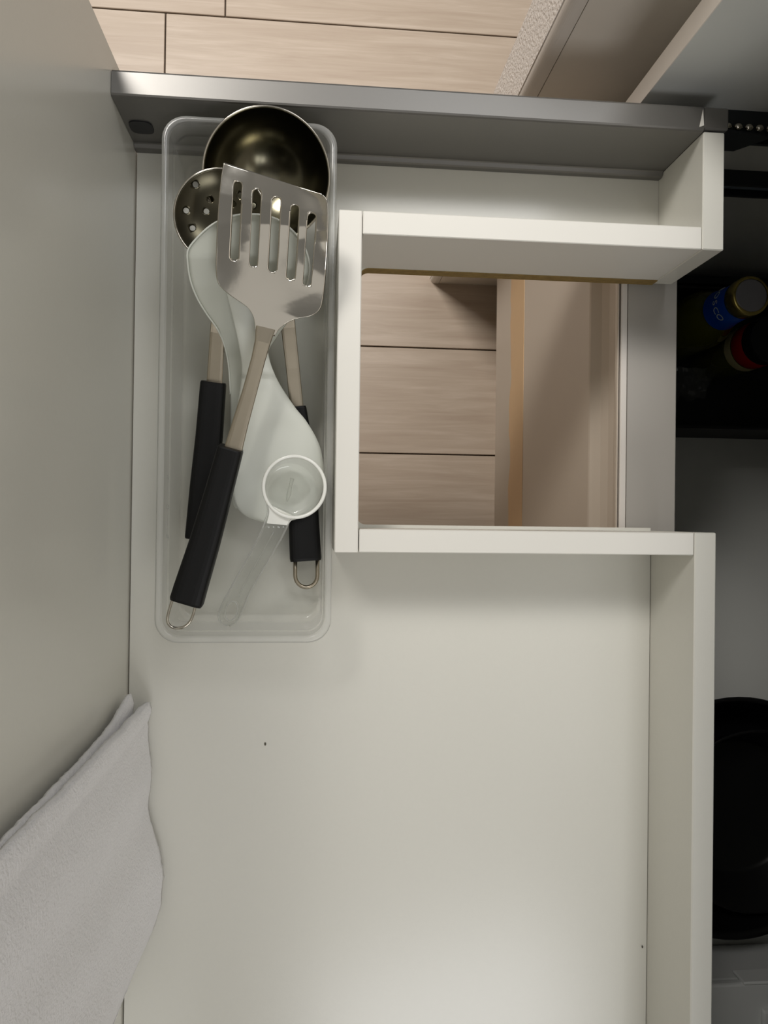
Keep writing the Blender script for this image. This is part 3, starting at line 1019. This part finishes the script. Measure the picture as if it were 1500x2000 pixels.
# ---- clear measuring scoop
ct = at(575, 951, 0.0760)
cb = at(566, 957, 0.0470)
ms = thing('measuring_scoop', 'small clear plastic measuring scoop lying on the lower rice paddle', 'scoop', tuple(cb))
bm = bmesh.new()
rings = []
NA = 56
RT, RB = 0.0205, 0.0188
for (t, r) in ((0, RB - 0.004), (0.02, RB - 0.0008), (0.08, RB), (1.0, RT)):
    c = cb.lerp(ct, t)
    rings.append([bm.verts.new(c + Vector((r * math.cos(2 * math.pi * k / NA), r * math.sin(2 * math.pi * k / NA), 0.0015 * math.sin(2 * math.pi * k / NA)))) for k in range(NA)])
for a, b in zip(rings, rings[1:]):
    for k in range(NA): bm.faces.new((a[k], a[(k + 1) % NA], b[(k + 1) % NA], b[k]))
bm.faces.new(rings[0])
obj('scoop_cup', bm, M['scoop'], ms, smooth=True)
rim = [ct + Vector((RT * math.cos(2 * math.pi * k / 72), RT * math.sin(2 * math.pi * k / 72), 0.0015 * math.sin(2 * math.pi * k / 72))) for k in range(72)]
obj('scoop_rim', tube(rim, 0.00125, 10, closed=True), M['scoop_rim'], ms, smooth=True)
# raised spoon-shaped moulding in the cup floor
mk = [(at(u, v, 0.0482)) for u, v in ((571, 934), (567, 950), (564, 966), (560, 980))]
obj('cup_moulding', tube(mk, [0.0014, 0.0012, 0.0016, 0.0005], 8), M['scoop'], ms, smooth=True)
zt4 = [(985, 0.0752), (1030, 0.0700), (1100, 0.0520), (1170, 0.0370), (1222, 0.0290)]
LH = [(522, 980), (523, 1000), (517, 1020), (505, 1048), (486, 1085), (466, 1120), (447, 1155), (436, 1175), (428, 1195), (427, 1208), (434, 1219), (444, 1222)]
RH = [(582, 1008), (568, 1014), (560, 1030), (549, 1052), (530, 1085), (509, 1120), (489, 1155), (480, 1175), (473, 1192), (467, 1207), (457, 1218), (448, 1222)]
hh = [((455, 1184), (449, 1202), 12.5)]


def zp4(u, v, s, t): return interp(zt4, v) - 0.0007 * (1 - (abs(2 * s - 1) > 0.86) * 1.0)


obj('scoop_handle', sheet(LH, RH, zp4, 80, 22, holes=hh, thick=0.0016), M['scoop'], ms, smooth=False)
for src, n0 in ((LH, 0), (RH, 0)):
    pts = [at(p.x, p.y, interp(zt4, p.y) + 0.0002) for p in smooth_poly([(a, b, 0) for a, b in src], 40)]
    obj('handle_edge', tube(pts, [0.00062] * 40, 8), M['tray_rim'], ms, smooth=True)
pts = [at(p.x, p.y, interp(zt4, p.y) + 0.0002) for p in smooth_poly([(534, 1040, 0), (506, 1090, 0), (478, 1140, 0), (466, 1165, 0)], 24)]
obj('handle_ridge', tube(pts, 0.0006, 8), M['scoop'], ms, smooth=True)
pts = []
for k in range(28):
    a = 2 * math.pi * k / 28
    pts.append(at(452 + 11.5 * math.cos(a) + 2.6 * math.sin(a) * -1, 1193 + 19 * math.sin(a), interp(zt4, 1193 + 19 * math.sin(a)) + 0.0003))
obj('hole_edge', tube(pts, 0.0005, 8, closed=True), M['tray_rim'], ms, smooth=True)
# white plate painting in the refracted paddle where handle joins the cup
GL = [(523, 984), (526, 1000), (521, 1022)]
GR = [(580, 1011), (570, 1016), (561, 1026)]
obj('refraction_patch', sheet(GL, GR, lambda u, v, s, t: interp(zt4, v) + 0.0006, 12, 12, thick=0.0010), M['scoop_rim'], ms)

# ================================================================== TOWEL
tw = thing('hand_towel', 'white fleece hand towel hanging over the drawer front at lower left', 'towel', (0.02, -0.51, 0.006))


def towel_layer(y0, y1, x_off, zb, dz, seed, top=True, skew=0.0):
    bm = bmesh.new()
    NY, NZ = 70, 110
    rows = []
    for i in range(NY + 1):
        s = i / NY
        row = []
        for j in range(NZ + 1):
            t = j / NZ
            L = t * (PT + 0.09 - zb)
            z = zb + L + dz(s) * max(0, 1 - t * 3)
            ys = y0 + (y1 - y0) * s
            fold = 0.0035 * math.sin(s * 9.0 + 0.8 * math.sin(t * 5)) * min(1, t * 4 + .25) + 0.0022 * math.sin(s * 21 + t * 4 + seed)
            bulge = interp([(0, 0.0025), (0.18, 0.003), (0.42, 0.004), (0.55, 0.0085), (0.70, 0.0165), (0.80, 0.0145), (0.92, 0.005), (1.0, -0.001)], s) * math.exp(-(max(z, 0) / 0.055) ** 1.3)
            pinch = 0.005 * (1 - math.exp(-z / .06))
            x = x_off + bulge + fold * 0.55 + pinch * math.sin(s * math.pi)
            e = 0.0012 * noise.noise(Vector((z * 70, seed, 0.3))) + 0.0006 * noise.noise(Vector((z * 240, seed, 0.7)))
            if skew: ys += skew * (1 - s) * math.exp(-(max(z - 0.01, 0) / 0.045) ** 2)
            yy = ys + (e if s < .02 or s > .98 else 0) + 0.0025 * math.sin(z * 22 + seed) * (1 - abs(2 * s - 1))
            x += 0.0016 * math.exp(-((s - 0.035) / 0.022) ** 2) * (0.75 + 0.5 * noise.noise(Vector((z * 110, seed, 4)))) - 0.0009 * math.exp(-((s - 0.085) / 0.012) ** 2)
            x += 0.0005 * noise.noise(Vector((ys * 300, z * 300, seed)))
            zz = z + 0.0008 * noise.noise(Vector((ys * 160, seed, 2))) * (1 if j == 0 else 0)
            # fold over the top of the panel
            lim = PT - 0.004
            if z > lim:
                q = z - lim
                rr = 0.009 + x_off
                a = min(q / rr, math.pi)
                extra = max(0, q - math.pi * rr)
                x = -0.009 + (rr + 0.009 - 0.0) * math.cos(a) * 1.0
                zz = lim + 0.008 + rr * math.sin(a) - extra
            row.append(bm.verts.new((max(x, 0.0018) if z <= lim else x, yy, max(zz, 0.003))))
        rows.append(row)
    for a, b in zip(rows, rows[1:]):
        for j in range(NZ): bm.faces.new((a[j], a[j + 1], b[j + 1], b[j]))
    bmesh.ops.recalc_face_normals(bm, faces=bm.faces)
    return bm


def dz_front(s):
    return interp([(0, 0.004), (0.06, 0.0), (0.80, 0.0), (0.92, 0.008), (0.965, 0.052), (1.0, 0.105)], s)


def dz_back(s):
    return interp([(0, 0.016), (0.05, 0.012), (1.0, 0.02)], s)


f = obj('towel_front', towel_layer(-0.4165, -0.6060, 0.0130, 0.0065, dz_front, 1.7), M['towel'], tw, smooth=True, recalc=False)
md = f.modifiers.new('thickness', 'SOLIDIFY')
md.thickness = 0.0042
md.offset = 0.0
b_ = obj('towel_back', towel_layer(-0.4185, -0.5860, 0.0058, 0.0080, dz_back, 4.1, skew=0.0125), M['towel'], tw, smooth=True, recalc=False)
md = b_.modifiers.new('thickness', 'SOLIDIFY')
md.thickness = 0.0034
md.offset = 0.0

# ================================================================== SPECKS ON THE DRAWER FLOOR
for (u, v, r, lab) in ((518, 1453, 0.0010, 'tiny dark crumb near the middle of the drawer floor'), (1258, 1849, 0.0009, 'tiny dark crumb at the foot of the drawer back board')):
    c = at(u, v, 0.0006)
    if u > 1000: c.x -= 0.0015
    bb = bmesh.new()
    bmesh.ops.create_icosphere(bb, subdivisions=2, radius=r, matrix=Matrix.Translation((c.x, c.y, 0.0007)) @ Matrix.Diagonal((0.7, 1.3, 0.6, 1)))
    for vtx in bb.verts: vtx.co += Vector((1, 1, 0.4)) * 0.0002 * noise.noise(vtx.co * 900)
    tag(obj('crumb', bb, M['speck'], None), lab, 'crumb', 'crumbs on the drawer floor')
